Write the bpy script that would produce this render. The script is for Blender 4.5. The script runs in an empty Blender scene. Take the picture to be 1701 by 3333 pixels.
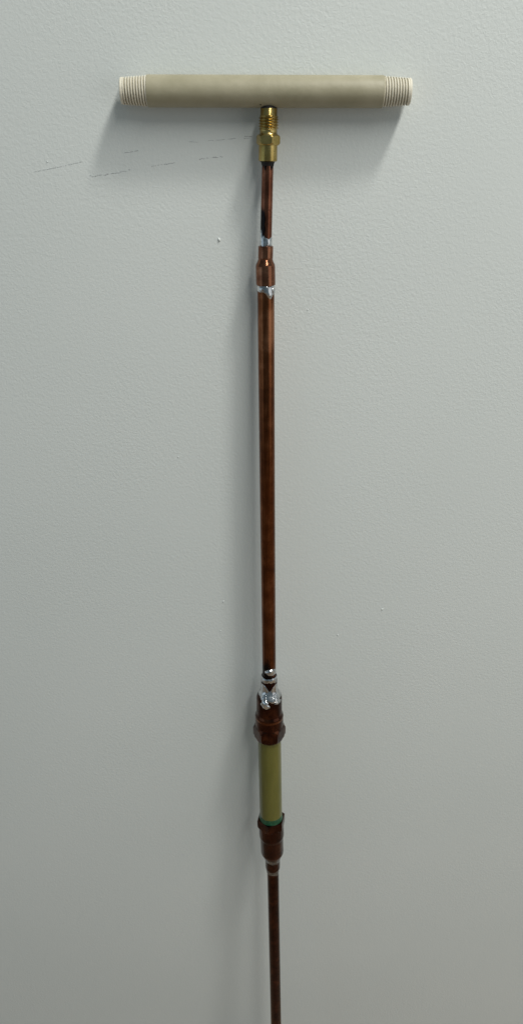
import bpy, bmesh, math, random
from mathutils import Vector, Matrix, noise
R = math.radians
random.seed(4)
scene = bpy.context.scene
C = scene.collection

# ------------------------------------------------------------------ camera
FPX, PW, PH = 2432.0, 1701.0, 3333.0          # focal length in photo pixels, photo size
PITCH = R(27.1)
CAM = Vector((0.0, -0.733, 1.36))
cam = bpy.data.cameras.new('camera'); camo = bpy.data.objects.new('camera', cam); C.objects.link(camo)
camo.location = CAM; camo.rotation_euler = (math.pi/2 - PITCH, 0, 0)
cam.sensor_fit = 'VERTICAL'; cam.angle = 2*math.atan(PH/2/FPX)
cam.clip_start = 0.01; cam.clip_end = 50
scene.camera = camo

# ------------------------------------------------------------------ light
scene.view_settings.view_transform = 'Standard'; scene.view_settings.look = 'None'
scene.view_settings.exposure = 0.05; scene.view_settings.gamma = 1
world = bpy.data.worlds.new('World'); scene.world = world; world.use_nodes = True
bg = world.node_tree.nodes['Background']
bg.inputs['Color'].default_value = (0.66, 0.88, 1.0, 1); bg.inputs['Strength'].default_value = 0.16

def area(name, loc, target, sx, sy, power, color, spin=0):
    l = bpy.data.lights.new(name, 'AREA'); l.shape = 'RECTANGLE'; l.size = sx; l.size_y = sy
    l.energy = power; l.color = color
    o = bpy.data.objects.new(name, l); C.objects.link(o); o.location = loc
    q = (Vector(target) - Vector(loc)).to_track_quat('-Z', 'Y')
    o.rotation_euler = (q.to_matrix() @ Matrix.Rotation(spin, 3, 'Z')).to_euler()
    return o
TT = (0.0, 0.0, 1.37)
def strip(name, loc, sx, sy, power, color):      # a long ceiling lamp facing straight down, running away from the wall
    o = area(name, loc, (loc[0], loc[1], 0), sx, sy, power, color); o.rotation_euler = (0, 0, 0); return o
strip('ceiling_lamp', (0.72, -1.48, 2.89), 0.23, 2.05, 38, (1.0, 0.985, 0.925))
area('high_lamp', (0.97, -0.77, 3.5), TT, 0.30, 0.30, 29, (1.0, 0.985, 0.925))
area('right_window', (2.6, -1.7, 1.15), (0, 0, 0.5), 2.4, 2.25, 13.0, (1.0, 0.98, 0.945))
area('left_window', (-2.4, -1.1, 0.75), (0, 0, 0.1), 2.0, 1.4, 4.4, (0.70, 0.87, 1.0))

# ------------------------------------------------------------------ helpers
FWD = Vector((0, math.cos(PITCH), -math.sin(PITCH)))
UPC = Vector((0, math.sin(PITCH), math.cos(PITCH)))
def at(px, py, d):
    """point of the place at distance d in front of the wall, on the sight line through a photo pixel"""
    v = FWD + Vector(((px-PW/2)/FPX, 0, 0)) + UPC*((PH/2-py)/FPX)
    t = (-d - CAM.y)/v.y
    return CAM + v*t
def scale_at(p): return (p-CAM).dot(FWD)/FPX    # metres per photo pixel

def new_mesh(name, verts, faces, mat, parent=None, smooth=True, sharp=32, origin=None):
    me = bpy.data.meshes.new(name)
    o0 = origin if origin is not None else Vector((0,0,0))
    me.from_pydata([tuple(Vector(v)-o0) for v in verts], [], faces)
    bm = bmesh.new(); bm.from_mesh(me)
    bmesh.ops.recalc_face_normals(bm, faces=bm.faces); bm.to_mesh(me); bm.free()
    if smooth:
        me.polygons.foreach_set('use_smooth', [True]*len(me.polygons))
        me.set_sharp_from_angle(angle=R(sharp))
    me.materials.append(mat); me.update()
    o = bpy.data.objects.new(name, me); C.objects.link(o)
    if parent: o.parent = parent
    return o

# ------------------------------------------------------------------ materials
class NT:
    def __init__(s, name):
        s.m = bpy.data.materials.new(name); s.m.use_nodes = True
        s.t = s.m.node_tree; s.b = s.t.nodes['Principled BSDF']
    def n(s, typ, **kw):
        nd = s.t.nodes.new(typ)
        for k, v in kw.items():
            if k in nd.inputs: nd.inputs[k].default_value = v
            else: setattr(nd, k, v)
        return nd
    def l(s, a, b): s.t.links.new(a, b)
    def coords(s, sc=(1,1,1)):
        tc = s.n('ShaderNodeTexCoord'); mp = s.n('ShaderNodeMapping'); mp.inputs['Scale'].default_value = sc
        s.l(tc.outputs['Object'], mp.inputs['Vector']); return mp.outputs['Vector']
    def noise(s, vec, scale, detail=3, rough=0.5, dist=0.0):
        nd = s.n('ShaderNodeTexNoise', Scale=scale, Detail=detail, Roughness=rough, Distortion=dist)
        s.l(vec, nd.inputs['Vector']); return nd.outputs['Fac']
    def ramp(s, fac, stops):
        r = s.n('ShaderNodeValToRGB'); e = r.color_ramp.elements
        while len(e) < len(stops): e.new(0.5)
        for el, (p, c) in zip(e, stops): el.position = p; el.color = (*c, 1) if len(c) == 3 else c
        s.l(fac, r.inputs['Fac']); return r.outputs['Color']
    def bump(s, h, dist, strength=1.0, prev=None):
        b = s.n('ShaderNodeBump', Distance=dist); s.l(h, b.inputs['Height'])
        if isinstance(strength, (int, float)): b.inputs['Strength'].default_value = strength
        else: s.l(strength, b.inputs['Strength'])
        if prev: s.l(prev, b.inputs['Normal'])
        return b.outputs['Normal']
    def math(s, op, a, b):
        nd = s.n('ShaderNodeMath', operation=op)
        for i, v in enumerate((a, b)):
            if isinstance(v, (int, float)): nd.inputs[i].default_value = v
            else: s.l(v, nd.inputs[i])
        return nd.outputs[0]
def g(v): return (v, v, v)

def mat_wall():
    m = NT('painted_orange_peel')
    v = m.coords()
    big = m.noise(v, 3.0, 2)
    m.l(m.ramp(big, [(0.3, (0.68, 0.715, 0.70)), (0.7, (0.71, 0.742, 0.726))]), m.b.inputs['Base Color'])
    m.b.inputs['Roughness'].default_value = 0.55
    m.b.inputs['Specular IOR Level'].default_value = 0.25
    a = m.noise(v, 330, 2.5, 0.55, 0.6)
    a2 = m.ramp(a, [(0.36, g(0)), (0.66, g(1))])
    b = m.noise(v, 130, 2, 0.5)
    pr = m.n('ShaderNodeMapRange'); pr.inputs['From Min'].default_value = 0.3; pr.inputs['From Max'].default_value = 0.7
    pr.inputs['To Min'].default_value = 0.17; pr.inputs['To Max'].default_value = 0.42
    m.l(m.noise(v, 7.0, 3, 0.55), pr.inputs['Value']); patchy = pr.outputs[0]
    h = m.math('ADD', m.math('MULTIPLY', a2, 1.0), m.math('MULTIPLY', b, 0.7))
    m.l(m.bump(h, 0.00030, patchy), m.b.inputs['Normal'])
    return m.m

def mat_copper(name, stops, rough=(0.22, 0.42), seed=0.0, streak=0.25):
    """tarnished copper; the mesh attribute 'wear' says where the metal was scorched or carries a painted reflection edge (red), or was rubbed bright (green)"""
    m = NT(name)
    v = m.coords((1, 1, 0.03)); w = m.coords()
    st = m.noise(v, 620+seed, 4, 0.6, 0.3)
    bl = m.noise(w, 62+seed, 4, 0.58, 0.25)
    f = m.math('ADD', m.math('MULTIPLY', st, streak), m.math('MULTIPLY', bl, 1-streak))
    at_ = m.n('ShaderNodeAttribute', attribute_name='wear_reflection'); sep = m.n('ShaderNodeSeparateColor')
    m.l(at_.outputs['Color'], sep.inputs[0])
    f = m.math('ADD', f, m.math('MULTIPLY', sep.outputs[1], 0.22))
    pit = m.noise(m.coords((1, 1, 0.4)), 420+seed, 2, 0.5)
    pr = m.n('ShaderNodeMapRange'); pr.inputs['From Min'].default_value = 0.68; pr.inputs['From Max'].default_value = 0.78; pr.inputs['To Max'].default_value = 0.28
    m.l(pit, pr.inputs['Value']); f = m.math('SUBTRACT', f, pr.outputs[0])
    col = m.ramp(f, stops)
    edge = m.math('ADD', sep.outputs[0], m.math('MULTIPLY', m.math('SUBTRACT', st, 0.5), 0.9))
    r2 = m.n('ShaderNodeMapRange', interpolation_type='SMOOTHSTEP'); r2.inputs['From Min'].default_value = 0.35; r2.inputs['From Max'].default_value = 0.7
    m.l(edge, r2.inputs['Value'])
    mx = m.n('ShaderNodeMix', data_type='RGBA'); m.l(r2.outputs[0], mx.inputs['Factor'])
    m.l(col, mx.inputs[6]); mx.inputs[7].default_value = (0.012, 0.009, 0.009, 1)
    m.l(mx.outputs[2], m.b.inputs['Base Color'])
    m.b.inputs['Metallic'].default_value = 0.94
    r = m.n('ShaderNodeMapRange'); r.inputs['To Min'].default_value = rough[0]; r.inputs['To Max'].default_value = rough[1]
    m.l(bl, r.inputs['Value'])
    m.l(m.math('ADD', r.outputs[0], m.math('MULTIPLY', sep.outputs[1], 0.1)), m.b.inputs['Roughness'])
    fine = m.noise(v, 1500, 2)
    m.l(m.bump(fine, 0.00005, 0.3, m.bump(bl, 0.0004, 0.15)), m.b.inputs['Normal'])
    return m.m

def mat_simple(name, c1, c2, scale, rough, metal=0.0, bump=0.0, bscale=None, stretch=(1,1,1), sss=0.0, coat=0.0):
    m = NT(name)
    v = m.coords(stretch)
    f = m.noise(v, scale, 4, 0.6)
    m.l(m.ramp(f, [(0.32, c1), (0.68, c2)]), m.b.inputs['Base Color'])
    m.b.inputs['Roughness'].default_value = rough; m.b.inputs['Metallic'].default_value = metal
    if bump: m.l(m.bump(m.noise(v, bscale or scale, 3), bump, 0.6), m.b.inputs['Normal'])
    if sss:
        m.b.inputs['Subsurface Weight'].default_value = sss
        m.b.inputs['Subsurface Radius'].default_value = (0.004, 0.004, 0.002); m.b.inputs['Subsurface Scale'].default_value = 1.0
    m.b.inputs['Coat Weight'].default_value = coat
    return m.m

M_wall = mat_wall()
M_floor = mat_simple('brown_floor', (0.23, 0.165, 0.11), (0.32, 0.23, 0.155), 14, 0.55, stretch=(1, 6, 1))
M_pvc = mat_simple('beige_plastic', (0.315, 0.290, 0.195), (0.385, 0.354, 0.25), 42, 0.46, bump=0.0002, bscale=300)
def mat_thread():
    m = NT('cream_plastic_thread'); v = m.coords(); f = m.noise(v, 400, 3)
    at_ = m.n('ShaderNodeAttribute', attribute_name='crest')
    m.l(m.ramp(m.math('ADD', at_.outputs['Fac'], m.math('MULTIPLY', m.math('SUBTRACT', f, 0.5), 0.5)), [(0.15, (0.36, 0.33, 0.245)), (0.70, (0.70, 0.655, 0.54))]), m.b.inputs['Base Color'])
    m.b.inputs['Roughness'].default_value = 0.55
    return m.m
M_pvct = mat_thread()
M_brass = mat_simple('aged_brass', (0.35, 0.25, 0.075), (0.57, 0.43, 0.165), 90, 0.27, 1.0, bump=0.00008, bscale=700)
M_copU = mat_copper('upper_tube_copper', [(0.36, (0.075, 0.025, 0.014)), (0.52, (0.15, 0.054, 0.03)), (0.72, (0.27, 0.11, 0.064))], (0.15, 0.28), 3)
M_copC = mat_copper('coupling_copper', [(0.36, (0.12, 0.044, 0.024)), (0.52, (0.22, 0.092, 0.05)), (0.72, (0.36, 0.175, 0.10))], (0.13, 0.26), 11)
M_copM = mat_copper('tarnished_copper', [(0.36, (0.088, 0.028, 0.011)), (0.52, (0.145, 0.048, 0.017)), (0.74, (0.30, 0.125, 0.06))], (0.17, 0.27), 0, 0.38)
M_copD = mat_copper('dark_oxidised_copper', [(0.36, (0.024, 0.008, 0.005)), (0.54, (0.052, 0.017, 0.009)), (0.74, (0.13, 0.045, 0.02))], (0.14, 0.30), 7, 0.2)
M_solder = mat_simple('bright_solder', (0.36, 0.375, 0.39), (0.78, 0.79, 0.80), 240, 0.21, 1.0, bump=0.0005, bscale=240)
M_solderD = mat_simple('dull_solder', (0.13, 0.14, 0.15), (0.34, 0.35, 0.37), 260, 0.26, 1.0, bump=0.0008, bscale=190)
M_burn = mat_simple('burnt_flux', (0.003, 0.003, 0.0035), (0.008, 0.007, 0.007), 300, 0.7, 0.0, bump=0.0002, bscale=700)
M_green = mat_simple('yellow_green_fibreglass', (0.098, 0.10, 0.016), (0.145, 0.135, 0.028), 75, 0.30, stretch=(1,1,0.12), sss=0.25, coat=0.2)
M_seal = mat_simple('green_sealant', (0.005, 0.045, 0.019), (0.014, 0.088, 0.042), 260, 0.3, bump=0.0006, bscale=260)
M_scuff = mat_simple('dark_scuff', (0.19, 0.20, 0.205), (0.45, 0.46, 0.47), 900, 0.7)
M_nib = mat_simple('paint_nib', (0.68, 0.715, 0.70), (0.71, 0.742, 0.726), 300, 0.45)

# ------------------------------------------------------------------ setting: wall and floor
def box(name, a, b, mat):
    (x0,y0,z0),(x1,y1,z1) = a, b
    v = [(x0,y0,z0),(x1,y0,z0),(x1,y1,z0),(x0,y1,z0),(x0,y0,z1),(x1,y0,z1),(x1,y1,z1),(x0,y1,z1)]
    f = [(0,1,2,3),(4,5,6,7),(0,1,5,4),(1,2,6,5),(2,3,7,6),(3,0,4,7)]
    return new_mesh(name, v, f, mat, smooth=False)
wall = box('wall', (-3.0, 0, 0.0), (3.0, 0.1, 2.7), M_wall)
wall['kind'] = 'structure'
floor = box('floor', (-3.0, -3.5, -0.05), (3.0, -0.0005, 0.0), M_floor)
floor['kind'] = 'structure'

def scuff(pts, w, gap, seed, amp=0.6):
    """one broken dark streak on the paint: small raised flakes along a line (photo pixels -> wall)"""
    rnd = random.Random(seed); V = []; F = []
    total = sum((Vector(b)-Vector(a)).length for a, b in zip(pts, pts[1:]))
    t = 0.0
    def pos(s):
        for a, b in zip(pts, pts[1:]):
            l = (Vector(b)-Vector(a)).length
            if s <= l: return Vector(a).lerp(Vector(b), s/l)
            s -= l
        return Vector(pts[-1])
    while t < total:
        ln = rnd.uniform(2.5, 9) if gap < 0.6 else rnd.uniform(2, 5)
        if rnd.random() > gap:
            a = pos(t); b = pos(min(total, t+ln)); jy = rnd.uniform(-amp, amp)*w; ww = w*rnd.uniform(0.3, 1.1)/2
            poly = [(a.x, a.y+jy), ((a.x+b.x)/2, (a.y+b.y)/2+jy-ww), (b.x, b.y+jy*0.6), ((a.x+b.x)/2, (a.y+b.y)/2+jy+ww)]
            n = len(V)
            V += [at(x, y, 0.00005) for x, y in poly] + [at((a.x+b.x)/2, (a.y+b.y)/2+jy, 0.0003)]
            F += [(n, n+1, n+4), (n+1, n+2, n+4), (n+2, n+3, n+4), (n+3, n, n+4)]
        t += ln*(0.8 if gap < 0.6 else 1.6)
    return new_mesh('scuff_mark', V, F, M_scuff, wall, smooth=False)
scuff([(113,559),(190,544),(272,525)], 1.3, 0.25, 1, 0.2)
scuff([(292,575),(360,566),(425,553)], 3.2, 0.18, 2, 0.9)
scuff([(405,498),(451,490)], 2.6, 0.05, 3, 0.2)
scuff([(486,542),(535,534),(575,529)], 3.0, 0.2, 4, 0.5)
scuff([(648,518),(690,513),(729,510)], 3.4, 0.3, 5, 0.3)
scuff([(613,461),(645,463)], 1.5, 0.4, 6, 0.2)
scuff([(668,459),(726,455),(768,450)], 2.0, 0.2, 7, 0.3)
scuff([(795,444),(819,444)], 2.8, 0.0, 8, 0.2)
scuff([(793,452),(812,449)], 3.0, 0.0, 9, 0.2)
def nib(px, py, w, h, proud, tilt):
    c = at(px, py, 0.0); s = scale_at(c); V = []; F = []; n = 10
    for i, (k, d) in enumerate(((1, -0.0001), (0.75, 0.6), (0.35, 0.95))):
        for j in range(n):
            a = 2*math.pi*j/n; x = math.cos(a)*w*0.85*k*(1+0.15*math.sin(3*a)); z = math.sin(a)*h*0.85*k
            V.append(c + Vector(((x*math.cos(tilt)-z*math.sin(tilt))*s, -proud*max(d, 0) + (0.0001 if d < 0 else 0), (x*math.sin(tilt)+z*math.cos(tilt))*s)))
    V.append(c + Vector((0, -proud, 0)))
    for i in range(2):
        for j in range(n): F.append((i*n+j, i*n+(j+1)%n, (i+1)*n+(j+1)%n, (i+1)*n+j))
    for j in range(n): F.append((2*n+j, 2*n+(j+1)%n, 3*n))
    new_mesh('paint_nib', V, F, M_nib, wall, smooth=True, sharp=60)
for a in ((713,780,5,8,0.0011,0.3), (1243,1983,5,3,0.0008,0.5), (1099,2067,2.5,2.5,0.001,0), (727,1957,4,2.5,0.0008,0.4), (718,2052,2,2,0.0007,0),
          (1001,1008,2.2,2.2,0.0007,0), (580,1487,2,2,0.0007,0), (155,526,3,2.5,0.0006,0.2)): nib(*a)

# ------------------------------------------------------------------ the tool: centre line from photo pixels and distance off the wall
CX = [(290,875.5),(346,874.6),(525,871),(800,864.5),(865,863),(930,864.5),(1600,869.7),(2140,875),(2385,876),(2663,881.5),(2793,886.5),(2860,888.3),(3333,897.7)]
DD = [(290,0.0133),(860,0.0168),(2200,0.028),(2420,0.034),(2800,0.048),(3333,0.073)]
def lerp_tab(tab, y):
    if y <= tab[0][0]: (a, b) = tab[0], tab[1]
    elif y >= tab[-1][0]: (a, b) = tab[-2], tab[-1]
    else:
        for a, b in zip(tab, tab[1:]):
            if a[0] <= y <= b[0]: break
    return a[1] + (b[1]-a[1])*(y-a[0])/(b[0]-a[0])
def P(y):
    p = Vector((0,0,0))
    for o in (-12, 0, 12):
        p += at(lerp_tab(CX, y+o), y+o, lerp_tab(DD, y+o))
    return p/3
def frame(y, h=25):
    t = (P(y+h)-P(y-h)).normalized()
    f = Vector((0,-1,0)); f = (f - t*f.dot(t)).normalized()
    r = t.cross(f); r = -r if r.x < 0 else r
    return P(y), t, f, r
FOOT = P(3333) + (P(3333)-P(3100)).normalized()*((P(3333).z-0.0)/-( (P(3333)-P(3100)).normalized().z))
tool = bpy.data.objects.new('pipe_tool', None); C.objects.link(tool); tool.location = FOOT
tool.empty_display_size = 0.05
tool['label'] = 'long copper pipe tool with a cream plastic crossbar handle leaning upright against the white wall'
tool['category'] = 'pipe tool'

def lathe(name, rows, mat, parent, n=56, rfun=None, sharp=32, caps=True, wear_reflection=None):
    """surface of revolution round the tool's centre line; rows are (y in photo px, radius in photo px)"""
    V = []; F = []
    ymid = sum(r[0] for r in rows)/len(rows)
    _, t, f, r_ = frame(ymid)
    s = scale_at(P(ymid))
    for y, rad in rows:
        p = P(y)
        for j in range(n):
            a = 2*math.pi*j/n
            rr = rad if rfun is None else rfun(a, y, rad)
            V.append(p + (r_*math.sin(a) + f*math.cos(a))*rr*scale_at(p))
    m = len(rows)
    for i in range(m-1):
        for j in range(n): F.append((i*n+j, i*n+(j+1)%n, (i+1)*n+(j+1)%n, (i+1)*n+j))
    if caps: F.append(tuple(range(n))); F.append(tuple(range((m-1)*n, m*n)))
    o = new_mesh(name, V, F, mat, parent, sharp=sharp, origin=FOOT)
    if wear_reflection:
        at_ = o.data.attributes.new('wear_reflection', 'FLOAT_COLOR', 'POINT'); k = 0
        for y, rad in rows:
            for j in range(n):
                a = 2*math.pi*j/n; sc, br = wear_reflection((a+math.pi) % (2*math.pi) - math.pi, y)
                at_.data[k].color = (sc, br, 0, 1); k += 1
    return o

def sstep(a, b, x):
    t = min(1, max(0, (x-a)/(b-a))); return t*t*(3-2*t)
def bumpf(a, c, w):
    d = (a-c+math.pi) % (2*math.pi) - math.pi
    return math.exp(-(d/w)**2)

def hexf(phi0, flat):
    ap = math.cos(math.pi/6)
    def fn(a, y, cone):
        k = (a-phi0) % (math.pi/3) - math.pi/6
        return min(flat*ap/math.cos(k), cone)
    return fn

def blob(name, y, phi, hy, hphi, base, height, mat, parent, seed=0, wob=0.25, n=26, rings=6):
    """a frozen drop or smear lying on the round surface of radius base(y) at angle phi (0 = facing the viewer)"""
    rnd = random.Random(seed); ph = [rnd.uniform(0, 6.28) for _ in range(4)]
    V = []; F = []
    _, t, f, r_ = frame(y)
    def put(u, v, h):
        yy = y + v*hy; aa = phi + u*hphi
        p = P(yy); b = base(yy) if callable(base) else base
        return p + (r_*math.sin(aa) + f*math.cos(aa))*(b+h)*scale_at(p)
    for i in range(1, rings+1):
        rho = i/rings
        for j in range(n):
            a = 2*math.pi*j/n
            k = 1 + wob*(0.35*math.sin(7*a+ph[2]) + 0.5*math.sin(2*a+ph[0]) + 0.35*math.sin(3*a+ph[1]) + 0.25*math.sin(5*a+ph[2]))
            h = height*math.sqrt(max(0, 1-rho*rho)) * (1+0.35*math.sin(3*rho*math.cos(a)+ph[3])) if i < rings else -1.2
            V.append(put(rho*k*math.cos(a), rho*k*math.sin(a), h))
    V.append(put(0, 0, height))
    for i in range(rings-1):
        for j in range(n): F.append((i*n+j, i*n+(j+1)%n, (i+1)*n+(j+1)%n, (i+1)*n+j))
    for j in range(n): F.append((j, (j+1)%n, len(V)-1))
    return new_mesh(name, V, F, mat, parent, sharp=70, origin=FOOT)

def solder_ring(name, y0, y1, base, thick, mat, parent, seed=0, wob0=3, wob1=4, n=72, extra=None):
    """a ragged ring of solder round the centre line between y0 and y1"""
    V = []; F = []; m = 9
    _, t, f, r_ = frame((y0+y1)/2)
    for i in range(m):
        u = i/(m-1)
        for j in range(n):
            a = 2*math.pi*j/n
            c = Vector((math.cos(a)*1.6, math.sin(a)*1.6, seed*7.3))
            c2 = Vector((math.cos(a)*4.5, math.sin(a)*4.5, seed*3.1))
            a0 = y0 + wob0*(noise.noise(c)+0.6*noise.noise(c2)); a1 = y1 + wob1*(noise.noise(c*1.3+Vector((5,2,1)))+0.6*noise.noise(c2+Vector((3,3,3))))
            th = thick*(0.75+0.6*noise.noise(c*1.1+Vector((2, 9, u*2)))+0.35*noise.noise(c2+Vector((0, 4, u*4))))
            if extra:
                e0, e1, et = extra(a); a0 += e0; a1 += e1; th += et
            yy = a0 + (a1-a0)*u
            p = P(yy); b = base(yy) if callable(base) else base
            h = th*math.sin(math.pi*u)**0.6 if 0 < i < m-1 else -1.0
            V.append(p + (r_*math.sin(a) + f*math.cos(a))*(b+h)*scale_at(p))
    for i in range(m-1):
        for j in range(n): F.append((i*n+j, i*n+(j+1)%n, (i+1)*n+(j+1)%n, (i+1)*n+j))
    return new_mesh(name, V, F, mat, parent, sharp=70, origin=FOOT)

# ---- handle: threaded plastic nipple lying against the wall
BD = 0.0131
A0 = at(393.5, 296, BD); A1 = at(1334.5, 299, BD)
BX = (A1-A0).normalized(); BL = (A1-A0).length; S0 = scale_at((A0+A1)/2)
BF = Vector((0,-1,0)); BF = (BF-BX*BF.dot(BX)).normalized(); BU = BX.cross(BF); BU = -BU if BU.z < 0 else BU
def bar(name, rows, mat, parent, n=72, rfun=None, caps=(True, True), sharp=32):
    V = []; F = []; CR = []
    for x, rad in rows:
        for j in range(n):
            a = 2*math.pi*j/n; rr = rad if rfun is None else rfun(a, x, rad)
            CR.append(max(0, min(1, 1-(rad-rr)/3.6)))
            V.append(A0 + BX*x*S0 + (BF*math.cos(a)+BU*math.sin(a))*rr*S0)
    m = len(rows)
    for i in range(m-1):
        for j in range(n): F.append((i*n+j, i*n+(j+1)%n, (i+1)*n+(j+1)%n, (i+1)*n+j))
    if caps[0]: F.append(tuple(range(n)))
    if caps[1]: F.append(tuple(range((m-1)*n, m*n)))
    o = new_mesh(name, V, F, mat, parent, sharp=sharp, origin=FOOT)
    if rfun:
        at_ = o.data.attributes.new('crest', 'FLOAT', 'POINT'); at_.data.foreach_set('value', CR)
    return o
LPX = BL/S0
RB = 47.0
handle = bar('handle', [(86, 43), (86.5, RB-1.5), (88, RB)] + [(88+(LPX-176)*i/24, RB) for i in range(1, 24)] + [(LPX-91, RB), (LPX-89.5, RB-1.5), (LPX-89, 43)], M_pvc, tool)
def thread_rows(x0, x1, r0, r1, step): 
    k = int(abs(x1-x0)/step); return [(x0+(x1-x0)*i/k, r0+(r1-r0)*i/k) for i in range(k+1)]
PITCHX = 8.9
def tfun(hand, first, last):
    def fn(a, x, r):
        fr = (x/PITCHX + hand*a/(2*math.pi)) % 1.0
        tri = 1-abs(2*fr-1)
        prof = min(1.0, max(0.0, (tri-0.22)/0.5))
        dep = 4.0*min(1, max(0, (x-first)/5))*min(1, max(0, (last-x)/5))
        nz = 0.35*noise.noise(Vector((x*0.4, math.cos(a)*9, math.sin(a)*9)))
        return r - dep*(1-prof) + nz
    return fn
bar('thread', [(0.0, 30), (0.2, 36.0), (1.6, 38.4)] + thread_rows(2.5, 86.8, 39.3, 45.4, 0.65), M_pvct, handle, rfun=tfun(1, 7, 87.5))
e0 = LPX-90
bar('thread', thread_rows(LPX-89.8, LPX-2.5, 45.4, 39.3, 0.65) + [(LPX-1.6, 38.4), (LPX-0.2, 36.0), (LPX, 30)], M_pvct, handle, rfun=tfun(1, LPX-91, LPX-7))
# small dark pinhole beside the fitting, and a burr on the last thread
def disc_on_bar(name, px, ang, rad, mat, parent, lift=0.05):
    V = []; n = 10
    for j in range(n):
        a = 2*math.pi*j/n; th = ang + rad*math.sin(a)/RB
        V.append(A0 + BX*(px+rad*math.cos(a))*S0 + (BF*math.cos(th)+BU*math.sin(th))*(RB+lift)*S0)
    V.append(A0 + BX*px*S0 + (BF*math.cos(ang)+BU*math.sin(ang))*(RB+lift*3)*S0)
    return new_mesh(name, V, [(j, (j+1) % n, n) for j in range(n)], mat, parent, origin=FOOT)
disc_on_bar('pinhole', 847-393, R(-56), 3.0, M_burn, handle)

# ---- brass flare fitting
fit = lathe('brass_fitting', [(344.5,20),(346.5,23.0),(352.5,26.4),(354,27.2),(374,27.4),(376,28.2),(378,28.2),(423,28.2),(425,28),(433,28),(437,29.5),(439,32),
                              (473,32),(473.5,30.2),(520,30.4),(524,29.6),(525.6,26.5),(526,20)], M_brass, tool)
lathe('burnt_rim', [(343.0,21.0),(346.0,23.6),(352.4,26.9),(353,26.9),(353.2,20)], M_burn, fit, caps=False)
def bthread(a, y, r):
    fr = (y/9.1 - a/(2*math.pi)) % 1.0
    tri = 1-abs(2*fr-1)
    env = min(1, max(0, (y-375)/5))*min(1, max(0, (425-y)/6))
    return 27.0 + 6.4*tri*env
lathe('thread', [(374.5+0.7*i, 28) for i in range(73)], M_brass, fit, rfun=bthread)
lathe('hex_nut', [(438.2,26),(438.4,33.5),(441.5,36.5),(445,40),(466,40),(469.5,36.5),(472.8,33.5),(473,26)], M_brass, fit, n=96, rfun=hexf(R(20), 39.8), sharp=20)
lathe('burnt_collar', [(524,20),(525.8,24.4),(528,22.5),(532,20.6),(538.5,19.7),(540,18.6)], M_burn, tool)

# ---- upper thin tube, reducing coupling, long tube
def wear_up(a, y):
    y += 22*noise.noise(Vector((a*3, y*0.03, 1.5))) + 8*noise.noise(Vector((a*9, y*0.1, 4)))
    a += 0.25*noise.noise(Vector((y*0.05, 2.2, 0)))
    w = sstep(640, 720, y)*sstep(R(25)-0.5*sstep(640, 800, 700), R(-35), a)*1.0
    w += 0.9*sstep(556, 538, y)
    return w, 0.35*sstep(700, 560, y)
lathe('tube', [(528,18.9)]+[(540+10*i, 18.9) for i in range(26)]+[(806,18.6)], M_copU, tool, wear_reflection=wear_up)
cpl = lathe('reducing_coupling', [(800,18),(800.3,22.5),(801,23.9),(804,24.4),(838,24.3),(840.5,24.2),(842,23.3),(843.5,23.3),(845,24.2),(849,25.3),(853,27.0),(858,29.6),(862,31.0),(866,31.7),(871,31.8),(900,31.8),(922,31.7),(925.6,31.4),(926.4,30.4),(926.6,26)], M_copC, tool, sharp=40)
solder_ring('solder_joint', 772, 801.5, 18.7, 1.5, M_solder, tool, 1, 6, 3, extra=lambda a: (-30*bumpf(a, R(-58), 0.3) - 14*bumpf(a, R(-25), .2), 10*bumpf(a, R(-30), 0.3), 0.6*bumpf(a, R(-55), .3)))
solder_ring('solder_joint', 925.5, 951, 27.4, 2.2, M_solder, tool, 2, 1.5, 2.5, extra=lambda a: (0, 22*bumpf(a, R(30), 0.42)-3*bumpf(a, R(-60), .4), 1.0*bumpf(a, R(40), .5)))
blob('solder_drop', 944, R(62), 15, 0.42, 27.6, 5.5, M_solder, tool, 3, 0.2)
mid_r = lambda y: 15.95e-3/2/scale_at(P(y))
def wear_reflection_mid(a, y):
    y += 26*noise.noise(Vector((math.sin(a)*1.5, math.cos(a)*1.5, y*0.012))) + 12*math.sin(a)
    br = sstep(985, 1040, y)*sstep(1165, 1080, y)*(0.15+0.9*sstep(R(-8), R(22), a))
    dark = 0.42*sstep(1650, 2150, y) + 0.5*sstep(2120, 2200, y)*sstep(R(40), R(-20), a) + 0.30*bumpf(a, R(-38), 0.16)*sstep(1120, 1180, y)*sstep(2100, 1900, y)  # last term: dark edge of a reflection painted into the colour, left side
    return dark, br - 0.35*sstep(1500, 2100, y)
lathe('tube', [(915+12*i, 0) for i in range(108)]+[(2212, 0)], M_copM, tool, rfun=lambda a, y, r: mid_r(y), wear_reflection=wear_reflection_mid)

# ---- upper adapter with hex collar
ad = lathe('pipe_adapter', [(2199,20),(2199.5,24.2),(2202,25.6),(2206,26),(2238,26),(2242,26.6),(2248,30),(2256,36.5),(2262,39.8),(2267,41.3),(2273,41.5),(2315,41.5),(2317,42.0),(2321.5,44.7),(2323,45.3),(2325,45.5),(2355,45.7),(2356,44)], M_copD, tool, sharp=24, wear_reflection=lambda a, y: (0.45*sstep(2305, 2262, y), 0.25*bumpf(y/100, 23.3, .08)))
lathe('hex_collar', [(2352,40),(2352.2,44.0),(2359,48.5),(2365,53),(2386,53),(2392,48.5),(2396,44.5),(2396.3,36)], M_copD, ad, n=96, rfun=hexf(R(30), 52.6), sharp=18)
lathe('raised_band', [(2325.5,44.8),(2327,46.0),(2329,46.0),(2331.5,45.8),(2333,44.8)], M_copM, ad, caps=False)
blob('solder_drop', 2177, R(20), 12, 0.9, mid_r, 5.0, M_solder, tool, 21, 0.22)
solder_ring('solder_joint', 2197, 2213, 25.0, 2.0, M_solder, tool, 4, 2, 5)
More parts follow.
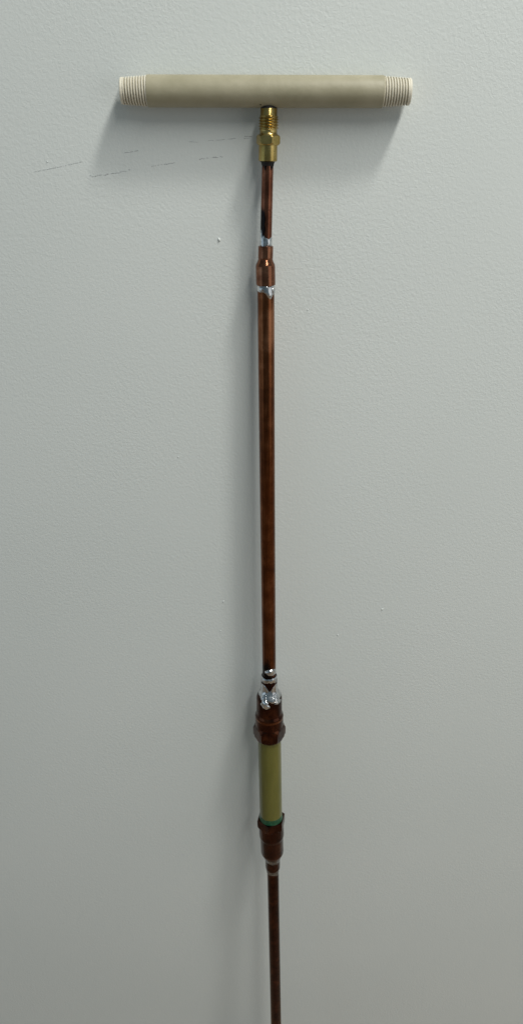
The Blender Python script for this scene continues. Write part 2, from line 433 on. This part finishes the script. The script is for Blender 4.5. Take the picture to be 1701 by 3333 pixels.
def sh_r(y):
    tab = [(2199,25.5),(2238,26),(2242,26.6),(2248,30),(2256,36.5),(2262,39.8),(2267,41.3),(2273,41.5),(2314,41.5)]
    return lerp_tab(tab, y)
solder_ring('solder_joint', 2214, 2262, sh_r, 1.2, M_solder, tool, 6, 3, 6, extra=lambda a: (19*bumpf(a, R(2), .42), 8*bumpf(a, R(30), .5)-6*bumpf(a, R(-80), .4), 0.8))
blob('solder_drop', 2270, R(-20), 14, 0.40, sh_r, 4.2, M_solder, tool, 23, 0.25)
blob('solder_drop', 2253, R(28), 10, 0.36, sh_r, 3.0, M_solder, tool, 24, 0.25)
blob('solder_drop', 2251, R(-32), 8, 0.34, sh_r, 2.6, M_solder, tool, 25, 0.25)
blob('solder_drop', 2266, R(44), 6, 0.42, sh_r, 2.4, M_solder, tool, 26, 0.25)

# ---- fibreglass sleeve and lower adapter
gr = 26.2e-3/2
gtab = [(2385,37.7),(2660,35.9)]
lathe('fibreglass_sleeve', [(2385+23*i, 0) for i in range(13)]+[(2672,0)], M_green, tool, rfun=lambda a, y, r: lerp_tab(gtab, y))
solder_ring('sealant_ring', 2393, 2400.5, 36.5, 2.2, M_seal, tool, 14, 1, 1.5)
solder_ring('sealant_ring', 2644, 2664, lambda y: lerp_tab([(2643,35.7),(2652,36.2),(2659,38.0),(2666,38.6)], y), 0.8, M_seal, tool, 9, 3, 0)
ad2 = lathe('pipe_adapter', [(2676,34),(2677,40.0),(2713,40.0),(2716,39.7),(2722,37.3),(2724,36.9),(2768,36.6),(2772,35.6),(2784,28.6),(2790,25),(2793,24),(2818,23.7),(2823,22.8),(2826,20.6),(2827,16)], M_copD, tool, sharp=24, wear_reflection=lambda a, y: (0.0, 0.45*bumpf(a, R(35), .4)*sstep(2725, 2750, y)*sstep(2790, 2770, y)))
lathe('hex_collar', [(2658.6,36),(2658.7,60),(2660.4,60),(2678,60),(2681.5,45),(2684,40.9),(2684.2,30)], M_copD, ad2, n=120, rfun=lambda a, y, c: hexf(R(-12), 46.8)(a, y, c)*(0.965 if y < 2659.5 else 1), sharp=14)
solder_ring('solder_joint', 2786, 2797, lambda y: max(23.8, 25+(2790-y)*0.6), 1.1, M_solderD, tool, 11, 3, 3, extra=lambda a: (-7*bumpf(a, R(-20), .45), 0, .4*bumpf(a, R(-20), .5)))
low_r = lambda y: 15.75e-3/2/scale_at(P(y))
solder_ring('solder_joint', 2824, 2838, low_r, 1.8, M_solderD, tool, 12, 2, 4)
# lowest tube runs on down to the floor
V = []; F = []; n = 48
ys = [2815+37*i for i in range(15)]
pts = [P(y) for y in ys] + [FOOT]
_, t, f, r_ = frame(3100)
for p in pts:
    for j in range(n):
        a = 2*math.pi*j/n; V.append(p + (r_*math.sin(a)+f*math.cos(a))*15.75e-3/2)
for i in range(len(pts)-1):
    for j in range(n): F.append((i*n+j, i*n+(j+1)%n, (i+1)*n+(j+1)%n, (i+1)*n+j))
F.append(tuple(range(n))); F.append(tuple(range((len(pts)-1)*n, len(pts)*n)))
new_mesh('tube', V, F, M_copD, tool, origin=FOOT)
